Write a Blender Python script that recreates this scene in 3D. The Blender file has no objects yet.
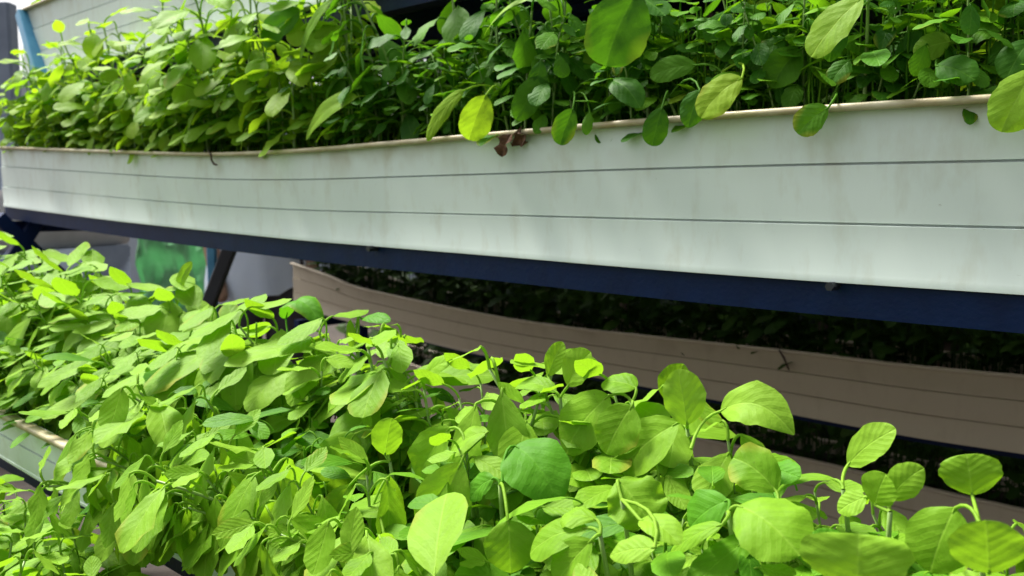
import bpy, bmesh, math, random
from mathutils import Vector, Matrix, noise

# ------------------------------------------------------------------ camera, sky, sun, exposure
SC = bpy.context.scene
COL = SC.collection
F = 900.0                                   # focal length in pixels of the 1024 wide frame
PITCH = math.atan(88 / F)
CAMZ = 1.25
cam_d = bpy.data.cameras.new('camera')
cam = bpy.data.objects.new('camera', cam_d); COL.objects.link(cam)
cam.location = (0, 0, CAMZ)
cam.rotation_euler = (math.radians(90) - PITCH, 0, 0)
cam_d.sensor_width = 36
cam_d.lens = 36 * F / 1024
cam_d.clip_start = .02
cam_d.clip_end = 400
cam_d.dof.use_dof = True
cam_d.dof.focus_distance = .72
cam_d.dof.aperture_fstop = 11
SC.camera = cam

SUN_EL, SUN_AZ = 56.0, 140.0                # azimuth: degrees from +X towards +Y of the place the light comes from
world = bpy.data.worlds.new('World'); SC.world = world
world.use_nodes = True
wn = world.node_tree.nodes; wl = world.node_tree.links
bg = wn['Background']
sky = wn.new('ShaderNodeTexSky'); sky.sky_type = 'NISHITA'; sky.sun_disc = False
sky.sun_elevation = math.radians(SUN_EL)
sky.sun_rotation = math.radians(90 - SUN_AZ)
sky.dust_density = 4.0; sky.air_density = 1.0; sky.ozone_density = .6
hs = wn.new('ShaderNodeHueSaturation'); hs.inputs['Saturation'].default_value = .22      # a milky, half overcast sky
wl.new(sky.outputs[0], hs.inputs['Color']); wl.new(hs.outputs[0], bg.inputs[0]); bg.inputs[1].default_value = .078
sd = bpy.data.lights.new('sun', 'SUN'); sd.energy = 3.6; sd.angle = math.radians(18); sd.color = (1, .96, .88)
sun = bpy.data.objects.new('sun', sd); COL.objects.link(sun)
sv = Vector((math.cos(math.radians(SUN_AZ)) * math.cos(math.radians(SUN_EL)), math.sin(math.radians(SUN_AZ)) * math.cos(math.radians(SUN_EL)), math.sin(math.radians(SUN_EL))))
sun.rotation_euler = sv.to_track_quat('Z', 'Y').to_euler()
sun.location = (-4, 0, 6)
SC.view_settings.view_transform = 'Standard'
SC.view_settings.look = 'None'
SC.view_settings.exposure = 1.45
SC.view_settings.gamma = 1
SC.render.engine = 'CYCLES'
SC.cycles.use_denoising = True
SC.cycles.max_bounces = 8
SC.cycles.transmission_bounces = 6

rng = random.Random(7)
V = Vector

# ------------------------------------------------------------------ the frame of the rack: s runs along it (away to the left), p across it (away from us)
UU = V((-.727, .687, 0)).normalized()
NN = V((.687, .727, 0)).normalized()
CP = V((0, 0, CAMZ))
_R = cam.rotation_euler.to_matrix()


def ray(px, py):
    d = _R @ V(((px - 512) / F, -(py - 288) / F, -1))
    return d


def on_plane(px, py, p):                    # where the sight line through a pixel of the photograph meets the upright plane p
    d = ray(px, py)
    return CP + d * (p / d.dot(NN))


def at_depth(px, py, dep):
    d = ray(px, py)
    return CP + d * (dep / d.y)


def SP(s, p, z):                            # z relative to the camera height
    return UU * s + NN * p + V((0, 0, CAMZ + z))


def project(P):
    q = _R.transposed() @ (P - CP)
    if q.z > -.05:
        return None
    return (512 + F * q.x / -q.z, 288 - F * q.y / -q.z, -q.z)


def curve(pts):                             # smooth interpolation with straight ends
    pts = sorted(pts)

    def f(x):
        if x <= pts[0][0]:
            a, b = pts[0], pts[1]
            return a[1] + (b[1] - a[1]) / (b[0] - a[0]) * (x - a[0]) * .3
        if x >= pts[-1][0]:
            a, b = pts[-2], pts[-1]
            return b[1] + (b[1] - a[1]) / (b[0] - a[0]) * (x - b[0]) * .3
        for i in range(len(pts) - 1):
            if pts[i][0] <= x <= pts[i + 1][0]:
                break
        a, b = pts[i], pts[i + 1]
        h = b[0] - a[0]
        t = (x - a[0]) / h

        def sl(k):
            if k <= 0:
                return (pts[1][1] - pts[0][1]) / (pts[1][0] - pts[0][0])
            if k >= len(pts) - 1:
                return (pts[-1][1] - pts[-2][1]) / (pts[-1][0] - pts[-2][0])
            return (pts[k + 1][1] - pts[k - 1][1]) / (pts[k + 1][0] - pts[k - 1][0])
        m0, m1 = sl(i) * h, sl(i + 1) * h
        return (2 * t**3 - 3 * t**2 + 1) * a[1] + (t**3 - 2 * t**2 + t) * m0 + (-2 * t**3 + 3 * t**2) * b[1] + (t**3 - t**2) * m1
    return f


# ------------------------------------------------------------------ scene helpers
def thing(name, label, cat, loc, group=None):
    o = bpy.data.objects.new(name, None); COL.objects.link(o)
    o.empty_display_size = .03
    o.location = loc
    o['label'] = label; o['category'] = cat
    if group:
        o['group'] = group
    return o


def tag(o, label=None, cat=None, group=None, kind=None):
    if label: o['label'] = label
    if cat: o['category'] = cat
    if group: o['group'] = group
    if kind: o['kind'] = kind
    return o


def build(name, bm, mat, parent=None, origin=None, smooth=True):
    """link a bmesh with world coordinates as one mesh object whose origin is ORIGIN"""
    org = V(origin) if origin is not None else (parent.location.copy() if parent else V((0, 0, 0)))
    for v in bm.verts:
        v.co -= org
    me = bpy.data.meshes.new(name)
    bm.to_mesh(me); bm.free()
    me.materials.append(mat)
    if smooth:
        for p in me.polygons:
            p.use_smooth = True
    o = bpy.data.objects.new(name, me); COL.objects.link(o)
    if parent:
        o.parent = parent
        q = parent
        base = V((0, 0, 0))
        while q:
            base += q.location
            q = q.parent
        o.location = org - base
    else:
        o.location = org
    return o


def tube(bm, pts, rad, n=8, cap=True):
    pts = [V(p) for p in pts]
    rings = []
    prev = None
    for i, p in enumerate(pts):
        t = (pts[min(i + 1, len(pts) - 1)] - pts[max(i - 1, 0)]).normalized()
        a = prev if prev is not None else (V((0, 0, 1)) if abs(t.z) < .9 else V((1, 0, 0)))
        x = t.cross(a).normalized(); y = x.cross(t).normalized()
        prev = y
        r = rad[i] if isinstance(rad, (list, tuple)) else rad
        rings.append([bm.verts.new(p + (x * math.cos(k * 2 * math.pi / n) + y * math.sin(k * 2 * math.pi / n)) * r) for k in range(n)])
    for a, b in zip(rings, rings[1:]):
        for k in range(n):
            bm.faces.new((a[k], a[(k + 1) % n], b[(k + 1) % n], b[k]))
    if cap:
        bm.faces.new(rings[0][::-1]); bm.faces.new(rings[-1])
    return rings


def bar(bm, A, B, w, h, up=V((0, 0, 1)), bev=.003):
    """a square steel bar with eased edges from A to B"""
    A, B = V(A), V(B)
    t = (B - A).normalized()
    x = t.cross(up).normalized(); y = x.cross(t).normalized()
    prof = [(-w / 2 + bev, -h / 2), (w / 2 - bev, -h / 2), (w / 2, -h / 2 + bev), (w / 2, h / 2 - bev), (w / 2 - bev, h / 2), (-w / 2 + bev, h / 2), (-w / 2, h / 2 - bev), (-w / 2, -h / 2 + bev)]
    r = [[bm.verts.new(P + x * a + y * b) for a, b in prof] for P in (A, B)]
    for k in range(8):
        bm.faces.new((r[0][k], r[0][(k + 1) % 8], r[1][(k + 1) % 8], r[1][k]))
    bm.faces.new(r[0][::-1]); bm.faces.new(r[1])


# ------------------------------------------------------------------ materials
def newmat(name):
    m = bpy.data.materials.new(name); m.use_nodes = True
    nt = m.node_tree
    return m, nt, nt.nodes, nt.links, nt.nodes['Principled BSDF'], nt.nodes['Material Output']


def mathn(n, l, op, a, b=None, c=None):
    x = n.new('ShaderNodeMath'); x.operation = op
    for i, q in enumerate((a, b, c)):
        if q is None: continue
        if hasattr(q, 'links'): l.new(q, x.inputs[i])
        else: x.inputs[i].default_value = q
    return x.outputs[0]


def mixc(n, l, fac, a, b, mode='MIX'):
    x = n.new('ShaderNodeMix'); x.data_type = 'RGBA'; x.blend_type = mode
    for i, q in ((0, fac), (6, a), (7, b)):
        if hasattr(q, 'links'): l.new(q, x.inputs[i])
        elif isinstance(q, (tuple, list)): x.inputs[i].default_value = (*q, 1)
        else: x.inputs[i].default_value = q
    return x.outputs[2]


def ramp(n, l, fac, stops):
    r = n.new('ShaderNodeValToRGB')
    e = r.color_ramp.elements
    e[0].position, e[0].color = stops[0][0], (*stops[0][1], 1)
    e[1].position, e[1].color = stops[-1][0], (*stops[-1][1], 1)
    for p, c in stops[1:-1]:
        k = e.new(p); k.color = (*c, 1)
    l.new(fac, r.inputs[0])
    return r.outputs[0]


def noisen(n, l, vec, scale, detail=3, rough=.55):
    t = n.new('ShaderNodeTexNoise'); t.inputs['Scale'].default_value = scale; t.inputs['Detail'].default_value = detail; t.inputs['Roughness'].default_value = rough
    if vec is not None: l.new(vec, t.inputs['Vector'])
    return t.outputs['Fac']


def bump(n, l, h, strength, dist, bsdf):
    b = n.new('ShaderNodeBump'); b.inputs['Strength'].default_value = strength; b.inputs['Distance'].default_value = dist
    l.new(h, b.inputs['Height']); l.new(b.outputs[0], bsdf.inputs['Normal'])
    return b.outputs[0]


def leaf_material(name, lo, mid, hi, island=False, trans=.42):
    m, nt, n, l, b, out = newmat(name)
    if island:
        g = n.new('ShaderNodeNewGeometry'); rnd = g.outputs['Random Per Island']
    else:
        oi = n.new('ShaderNodeObjectInfo'); rnd = oi.outputs['Random']
    tc = n.new('ShaderNodeTexCoord')
    off = n.new('ShaderNodeVectorMath'); off.operation = 'ADD'
    cmb = n.new('ShaderNodeCombineXYZ')
    k = mathn(n, l, 'MULTIPLY', rnd, 37.0)
    for i in range(3): l.new(k, cmb.inputs[i])
    l.new(tc.outputs['Object'], off.inputs[0]); l.new(cmb.outputs[0], off.inputs[1])
    vec = off.outputs[0]
    uv = n.new('ShaderNodeSeparateXYZ'); l.new(tc.outputs['UV'], uv.inputs[0])
    u = mathn(n, l, 'ABSOLUTE', mathn(n, l, 'SUBTRACT', uv.outputs[0], .5))
    v = uv.outputs[1]
    base = ramp(n, l, rnd, [(0, lo), (.5, mid), (1, hi)])
    # pale midrib and side veins, by the leaf's own coordinates
    rib = mathn(n, l, 'SMOOTH_MIN', 1.0, mathn(n, l, 'MULTIPLY', u, 34.0), .1)
    ribm = mathn(n, l, 'SUBTRACT', 1.0, rib); ribm = mathn(n, l, 'MAXIMUM', ribm, 0.0)
    vv = mathn(n, l, 'ADD', mathn(n, l, 'SUBTRACT', mathn(n, l, 'MULTIPLY', v, 6.0), mathn(n, l, 'MULTIPLY', u, 5.0)), mathn(n, l, 'MULTIPLY', noisen(n, l, vec, 45, 2), 1.3))
    fr = mathn(n, l, 'ABSOLUTE', mathn(n, l, 'SUBTRACT', mathn(n, l, 'FRACT', vv), .5))
    vein = mathn(n, l, 'MAXIMUM', mathn(n, l, 'SUBTRACT', 1.0, mathn(n, l, 'MULTIPLY', fr, 9.0)), 0.0)
    lines = mathn(n, l, 'MAXIMUM', mathn(n, l, 'MULTIPLY', ribm, .4), mathn(n, l, 'MULTIPLY', vein, .10))
    mott = noisen(n, l, vec, 38, 4)
    mm = n.new('ShaderNodeMapRange'); mm.inputs[1].default_value = .42; mm.inputs[2].default_value = .7; l.new(mott, mm.inputs[0])
    c1 = mixc(n, l, mathn(n, l, 'MULTIPLY', mm.outputs[0], .22), base, tuple(min(1, x * 1.55) for x in hi))
    big = noisen(n, l, vec, 14, 2)
    bm_ = n.new('ShaderNodeMapRange'); bm_.inputs[1].default_value = .55; bm_.inputs[2].default_value = .75; l.new(big, bm_.inputs[0])
    c2 = mixc(n, l, mathn(n, l, 'MULTIPLY', bm_.outputs[0], .28), c1, tuple(x * .6 for x in lo))
    c3 = mixc(n, l, lines, c2, (hi[0] * 1.5, hi[1] * 1.35, hi[2] * 2.2))
    # small brown nibbles and specks
    sp = noisen(n, l, vec, 130, 2)
    sm = n.new('ShaderNodeMapRange'); sm.inputs[1].default_value = .735; sm.inputs[2].default_value = .77; l.new(sp, sm.inputs[0])
    c4 = mixc(n, l, mathn(n, l, 'MULTIPLY', sm.outputs[0], .7), c3, (.10, .085, .03))
    if not island:
        edge = mathn(n, l, 'ADD', mathn(n, l, 'MULTIPLY', u, 1.1), mathn(n, l, 'ADD', mathn(n, l, 'MULTIPLY', v, .55), mathn(n, l, 'MULTIPLY', big, .9)))
        em = n.new('ShaderNodeMapRange'); em.inputs[1].default_value = 1.18; em.inputs[2].default_value = 1.42; l.new(edge, em.inputs[0])
        old = mathn(n, l, 'GREATER_THAN', mathn(n, l, 'FRACT', mathn(n, l, 'MULTIPLY', rnd, 17.3)), .80)
        c4 = mixc(n, l, mathn(n, l, 'MULTIPLY', mathn(n, l, 'MULTIPLY', em.outputs[0], old), .75), c4, (.30, .30, .03))
    l.new(c4, b.inputs['Base Color'])
    b.inputs['Roughness'].default_value = .56
    b.inputs['Specular IOR Level'].default_value = .13
    fine = noisen(n, l, vec, 120, 3)
    hgt = mathn(n, l, 'ADD', mathn(n, l, 'ADD', mathn(n, l, 'MULTIPLY', lines, -.4), mathn(n, l, 'MULTIPLY', mathn(n, l, 'MULTIPLY', fr, fr), .45)), mathn(n, l, 'ADD', mathn(n, l, 'MULTIPLY', mott, 1.3), mathn(n, l, 'MULTIPLY', fine, .35)))
    nb = bump(n, l, hgt, .55, .0022, b)
    tr = n.new('ShaderNodeBsdfTranslucent')
    tcol = mixc(n, l, .72, c4, (hi[0] * 1.6, hi[1] * 1.65, hi[2] * .5))
    l.new(tcol, tr.inputs[0]); l.new(nb, tr.inputs['Normal'])
    ms = n.new('ShaderNodeMixShader'); ms.inputs[0].default_value = trans
    l.new(b.outputs[0], ms.inputs[1]); l.new(tr.outputs[0], ms.inputs[2])
    l.new(ms.outputs[0], out.inputs[0])
    return m


M = {}
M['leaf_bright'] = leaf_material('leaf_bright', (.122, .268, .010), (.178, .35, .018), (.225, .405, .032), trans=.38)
M['leaf_shaded'] = leaf_material('leaf_shaded', (.022, .10, .008), (.042, .155, .010), (.095, .25, .014), trans=.34)  # green darkened to stand in for shade under the highest trough
M['leaf_sunlit'] = leaf_material('leaf_sunlit', (.17, .33, .016), (.22, .38, .02), (.27, .43, .03), trans=.46)  # yellower copy of the leaf green, standing in for sunlight on and through leaves
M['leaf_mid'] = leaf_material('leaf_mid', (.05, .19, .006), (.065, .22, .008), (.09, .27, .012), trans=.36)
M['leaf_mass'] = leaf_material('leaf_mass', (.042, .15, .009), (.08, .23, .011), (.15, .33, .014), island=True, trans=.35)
M['leaf_dark'] = leaf_material('leaf_dark', (.015, .046, .008), (.026, .07, .01), (.05, .105, .014), island=True, trans=.25)  # leaf green darkened further for the shaded plants behind the rack


def plain(name, c1, c2, scale=20, rough=.6, bumps=.0, bscale=80, spec=.5, metal=0):
    m, nt, n, l, b, out = newmat(name)
    tc = n.new('ShaderNodeTexCoord')
    f = noisen(n, l, tc.outputs['Object'], scale, 5)
    mr = n.new('ShaderNodeMapRange'); mr.inputs[1].default_value = .3; mr.inputs[2].default_value = .7; l.new(f, mr.inputs[0])
    l.new(mixc(n, l, mr.outputs[0], c1, c2), b.inputs['Base Color'])
    b.inputs['Roughness'].default_value = rough; b.inputs['Specular IOR Level'].default_value = spec; b.inputs['Metallic'].default_value = metal
    if bumps:
        bump(n, l, noisen(n, l, tc.outputs['Object'], bscale, 5), bumps, .004, b)
    return m


M['stem'] = plain('stem', (.16, .28, .06), (.22, .34, .09), 60, .45)
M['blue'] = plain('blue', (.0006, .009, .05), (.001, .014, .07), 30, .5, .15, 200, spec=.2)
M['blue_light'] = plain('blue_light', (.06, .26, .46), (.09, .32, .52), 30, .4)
M['soil'] = plain('soil', (.012, .009, .006), (.05, .035, .022), 60, .95, 1.0, 90)
M['dry'] = plain('dry', (.06, .025, .012), (.16, .075, .03), 120, .85, .8, 300)
M['twig'] = plain('twig', (.05, .035, .025), (.09, .06, .04), 120, .85)
M['bolt'] = plain('bolt', (.01, .012, .02), (.02, .022, .03), 100, .5)
M['ground'] = plain('ground', (.018, .013, .01), (.05, .036, .027), 3, .95, .6, 40)
M['grey_panel'] = plain('grey_panel', (.56, .55, .56), (.66, .65, .65), 8, .6)
M['dark_plastic'] = plain('dark_plastic', (.012, .012, .018), (.022, .022, .03), 10, .45)
M['tarp'] = plain('tarp', (.12, .34, .15), (.28, .48, .30), 14, .8, .5, 25)
_nt = M['tarp'].node_tree; _b = _nt.nodes['Principled BSDF']; _t = _nt.nodes.new('ShaderNodeBsdfTranslucent'); _x = _nt.nodes.new('ShaderNodeMixShader')
_t.inputs[0].default_value = (.3, .62, .36, 1); _x.inputs[0].default_value = .5
_nt.links.new(_b.outputs[0], _x.inputs[1]); _nt.links.new(_t.outputs[0], _x.inputs[2]); _nt.links.new(_x.outputs[0], _nt.nodes['Material Output'].inputs[0])
M['shirt'] = plain('shirt', (.72, .80, .96), (.80, .87, .98), 6, .85)
M['trousers'] = plain('trousers', (.05, .045, .05), (.085, .075, .08), 10, .9)
M['skin'] = plain('skin', (.36, .2, .13), (.42, .25, .16), 8, .5)
M['hair'] = plain('hair', (.01, .008, .006), (.02, .015, .01), 60, .6)
M['shoe'] = plain('shoe', (.02, .02, .02), (.05, .05, .05), 30, .6)
M['pale_wall'] = plain('pale_wall', (.42, .46, .52), (.52, .56, .6), 1.5, .8)
M['post_grey'] = plain('post_grey', (.14, .17, .23), (.2, .24, .31), 8, .5)
M['backing'] = plain('backing', (.012, .03, .018), (.03, .06, .03), 40, .9)
M['bark'] = plain('bark', (.07, .05, .035), (.13, .10, .07), 14, .95, .8, 30)


def vinyl(name, tint=(.69, .78, .735), dirt=(.34, .28, .12), amount=.75, bands=3, joint=.38):
    """white plastic cladding with faint runs, scuffs and yellow-brown blots towards the top (uv: x along in metres, y up the face)"""
    m, nt, n, l, b, out = newmat(name)
    tc = n.new('ShaderNodeTexCoord')
    mp = n.new('ShaderNodeMapping'); l.new(tc.outputs['UV'], mp.inputs[0]); mp.inputs['Scale'].default_value = (34, 2.2, 1)
    runs = noisen(n, l, mp.outputs[0], 1.0, 4, .6)
    uv = n.new('ShaderNodeSeparateXYZ'); l.new(tc.outputs['UV'], uv.inputs[0])
    rr = n.new('ShaderNodeMapRange'); rr.inputs[1].default_value = .52; rr.inputs[2].default_value = .78; l.new(runs, rr.inputs[0])
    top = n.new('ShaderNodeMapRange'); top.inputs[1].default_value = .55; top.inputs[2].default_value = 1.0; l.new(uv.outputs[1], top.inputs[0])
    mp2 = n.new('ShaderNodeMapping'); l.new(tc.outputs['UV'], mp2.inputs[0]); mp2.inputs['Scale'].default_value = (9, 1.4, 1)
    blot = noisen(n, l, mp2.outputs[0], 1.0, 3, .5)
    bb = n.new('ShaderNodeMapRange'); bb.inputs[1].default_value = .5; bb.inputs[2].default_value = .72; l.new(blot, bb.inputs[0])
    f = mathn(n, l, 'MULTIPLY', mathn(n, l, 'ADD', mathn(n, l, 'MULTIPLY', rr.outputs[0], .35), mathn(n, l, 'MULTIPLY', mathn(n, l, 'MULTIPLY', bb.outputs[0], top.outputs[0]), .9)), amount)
    mp3 = n.new('ShaderNodeMapping'); l.new(tc.outputs['UV'], mp3.inputs[0]); mp3.inputs['Scale'].default_value = (60, 14, 1)
    spk = noisen(n, l, mp3.outputs[0], 1.0, 4, .7)
    ss = n.new('ShaderNodeMapRange'); ss.inputs[1].default_value = .69; ss.inputs[2].default_value = .74; l.new(spk, ss.inputs[0])
    mp4 = n.new('ShaderNodeMapping'); l.new(tc.outputs['UV'], mp4.inputs[0]); mp4.inputs['Scale'].default_value = (400, 8, 1)
    streak = noisen(n, l, mp4.outputs[0], 1.0, 2)
    c0 = mixc(n, l, mathn(n, l, 'MULTIPLY', streak, .14), tint, tuple(x * .86 for x in tint))
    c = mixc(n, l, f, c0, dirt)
    c = mixc(n, l, mathn(n, l, 'MULTIPLY', ss.outputs[0], .35), c, (.2, .18, .13))
    # dirt that has settled in the joints between the boards
    jf = mathn(n, l, 'FRACT', mathn(n, l, 'MULTIPLY', uv.outputs[1], float(bands)))
    jd = mathn(n, l, 'MINIMUM', jf, mathn(n, l, 'SUBTRACT', 1.0, jf))
    jm = n.new('ShaderNodeMapRange'); jm.inputs[1].default_value = .022; jm.inputs[2].default_value = .006; l.new(jd, jm.inputs[0])
    ins = mathn(n, l, 'MULTIPLY', mathn(n, l, 'GREATER_THAN', uv.outputs[1], .1), mathn(n, l, 'LESS_THAN', uv.outputs[1], .9))
    c = mixc(n, l, mathn(n, l, 'MULTIPLY', mathn(n, l, 'MULTIPLY', jm.outputs[0], ins), joint), c, (.10, .11, .085))
    l.new(c, b.inputs['Base Color'])
    b.inputs['Roughness'].default_value = .5
    b.inputs['Specular IOR Level'].default_value = .35
    bump(n, l, mathn(n, l, 'ADD', mathn(n, l, 'MULTIPLY', streak, .3), mathn(n, l, 'MULTIPLY', blot, 2.0)), .10, .002, b)
    return m


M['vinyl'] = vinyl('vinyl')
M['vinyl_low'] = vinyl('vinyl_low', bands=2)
M['vinyl_back'] = vinyl('vinyl_back', (.60, .515, .40), (.28, .21, .13), .5, joint=.1)
M['rim'] = plain('rim', (.33, .26, .12), (.56, .51, .35), 25, .45, .2, 60)


# ------------------------------------------------------------------ troughs
class Trough:
    def __init__(self, name, label, p, width, s0, s1, top, bot, bands, mat, rimmat, soil_drop=.035, group='planting troughs on the racks', face=1):
        self.p, self.w, self.top, self.bot, self.s0, self.s1, self.soil_drop = p, width, top, bot, s0, s1, soil_drop
        N = int((s1 - s0) / .04) + 1
        st = [s0 + (s1 - s0) * i / (N - 1) for i in range(N)]
        mid = SP((s0 + s1) / 2, p + width / 2, bot((s0 + s1) / 2))
        root = thing(name, label, 'trough', mid, group)
        self.root = root
        prof = [(0.0, -.0012), (.045, -.0012), (.06, 0)]
        for k in range(1, bands):
            f = k / bands
            prof += [(f - .009, -.002), (f - .004, .004), (f + .004, .004), (f + .008, .0)]
        prof += [(.962, 0)]
        outer = prof
        # shell: front, top, inner front, floor, inner back, back, bottom
        ring = [(a, b) for a, b in outer] + [(.962, .010), (.45, .010), (.45, width - .010), (.962, width - .010), (.962, width), (0, width)]
        bm = bmesh.new(); uvl = bm.loops.layers.uv.new('UVMap')
        rows, info = [], {}
        for s in st:
            zt, zb = top(s), bot(s)
            wob = .0012 * math.sin(s * 9.0)
            r = []
            for a, o in ring:
                v = bm.verts.new(SP(s, p + o + wob, zb + (zt - zb) * a)); info[v] = (s, a); r.append(v)
            rows.append(r)
        K = len(ring)
        for a, b in zip(rows, rows[1:]):
            for k in range(K):
                bm.faces.new((a[k], a[(k + 1) % K], b[(k + 1) % K], b[k]))
        for r in (rows[0][::-1], rows[-1]):
            # end caps as two strips: front wall, floor, back wall stay hidden behind one plate
            n_o = len(outer)
            bm.faces.new(r)
        for f in bm.faces:
            for lp in f.loops:
                lp[uvl].uv = info[lp.vert]
        bmesh.ops.recalc_face_normals(bm, faces=bm.faces)
        for e in bm.edges:
            e.smooth = len(e.link_faces) == 2 and e.calc_face_angle(0) < math.radians(35)
        build('shell', bm, mat, root)
        # rolled rim
        bm = bmesh.new()
        for q, sgn in ((p, -1), (p + width, 1)):
            pr = [(-.0025, -.0045), (-.003, .0005), (-.001, .002), (.010, .002), (.0115, .0), (.0115, -.005)]
            prev = None
            for s in st:
                zt, zb = top(s), bot(s)
                wob = .0012 * math.sin(s * 9.0) + .0008 * noise.noise(V((s * 14, q, 0)))
                z0 = zb + (zt - zb) * .962 + .0035
                r = [bm.verts.new(SP(s, q - sgn * (-o) * 1 if sgn < 0 else q - o, z0 + h) + NN * wob) for o, h in pr]
                if prev:
                    for k in range(len(pr)):
                        bm.faces.new((prev[k], prev[(k + 1) % len(pr)], r[(k + 1) % len(pr)], r[k]))
                else:
                    bm.faces.new(r)
                prev = r
            bm.faces.new(prev[::-1])
        bmesh.ops.recalc_face_normals(bm, faces=bm.faces)
        build('rim', bm, rimmat, root)
        # growing medium
        bm = bmesh.new(); g = []
        for s in [s0 + .012 + (s1 - s0 - .024) * i / (N * 2) for i in range(N * 2 + 1)]:
            g.append([bm.verts.new(SP(s, p + .012 + (width - .024) * k / 9, top(s) - soil_drop + .010 * noise.noise(V((s * 30, k * 1.1, p * 50))))) for k in range(10)])
        for a, b in zip(g, g[1:]):
            for k in range(9):
                bm.faces.new((a[k], b[k], b[k + 1], a[k + 1]))
        bmesh.ops.recalc_face_normals(bm, faces=bm.faces)
        build('soil', bm, M['soil'], root)

    def soil(self, s, p):
        return SP(s, p, self.top(s) - self.soil_drop)


def ctrl(p, tops, bots):
    def f(lst):
        out = []
        for px, py in lst:
            P = on_plane(px, py, p)
            out.append((P.dot(UU), P.z - CAMZ))
        return curve(out)
    return f(tops), f(bots)


ut, ub = ctrl(.84, [(1, 146), (100, 149.5), (210, 152.5), (300, 149), (400, 140.5), (512, 130.5), (640, 119), (800, 106.5), (1024, 92)],
              [(1, 206), (100, 219), (200, 230), (300, 240), (372, 246), (512, 257.5), (644, 268.5), (800, 280), (1024, 295)])
S_END = on_plane(1, 146, .84).dot(UU)
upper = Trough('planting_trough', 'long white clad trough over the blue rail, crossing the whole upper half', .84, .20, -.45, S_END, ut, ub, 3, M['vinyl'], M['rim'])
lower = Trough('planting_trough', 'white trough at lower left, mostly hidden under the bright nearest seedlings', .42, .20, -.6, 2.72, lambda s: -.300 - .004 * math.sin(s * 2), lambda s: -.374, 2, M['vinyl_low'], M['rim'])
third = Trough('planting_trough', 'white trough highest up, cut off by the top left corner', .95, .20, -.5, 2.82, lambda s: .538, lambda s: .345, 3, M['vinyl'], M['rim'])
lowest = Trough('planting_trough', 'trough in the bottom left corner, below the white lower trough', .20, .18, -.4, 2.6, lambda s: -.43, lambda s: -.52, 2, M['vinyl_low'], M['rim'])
bt, bb_ = ctrl(1.75, [(293, 262), (330, 275), (356, 286), (433, 303), (509, 318), (585, 328.6), (644, 334.7), (797, 350.8), (911, 364), (1024, 374.5)],
               [(293, 306), (364, 326), (406, 337), (463, 351), (513, 361.5), (697, 396.6), (778, 412), (911, 436.7), (1024, 454)])
B_END = on_plane(293, 262, 1.75).dot(UU)
back = Trough('planting_trough', 'dim brownish trough behind the rack, just under the blue rail', 1.75, .20, -.3, B_END, bt, bb_, 3, M['vinyl_back'], M['vinyl_back'])
b2t, b2b = ctrl(2.05, [(380, 352), (450, 374), (700, 436), (797, 455), (925, 485), (1024, 507)],
                [(380, 420), (450, 442), (700, 512), (797, 535), (925, 570), (1024, 596)])
back_low = Trough('planting_trough', 'darkest brown trough, lowest one behind the rack, glimpsed between bright leaves', 2.05, .20, -.2, B_END, b2t, b2b, 3, M['vinyl_back'], M['vinyl_back'])
back_up = Trough('planting_trough', 'hidden trough on the far side of the rack behind the long white one', 1.32, .20, -.4, S_END, lambda s: .06, lambda s: -.08, 3, M['vinyl_back'], M['vinyl_back'])
back_third = Trough('planting_trough', 'topmost trough on the far side of the rack', 1.24, .20, -.4, S_END, lambda s: .54, lambda s: .36, 3, M['vinyl_back'], M['vinyl_back'])


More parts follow.
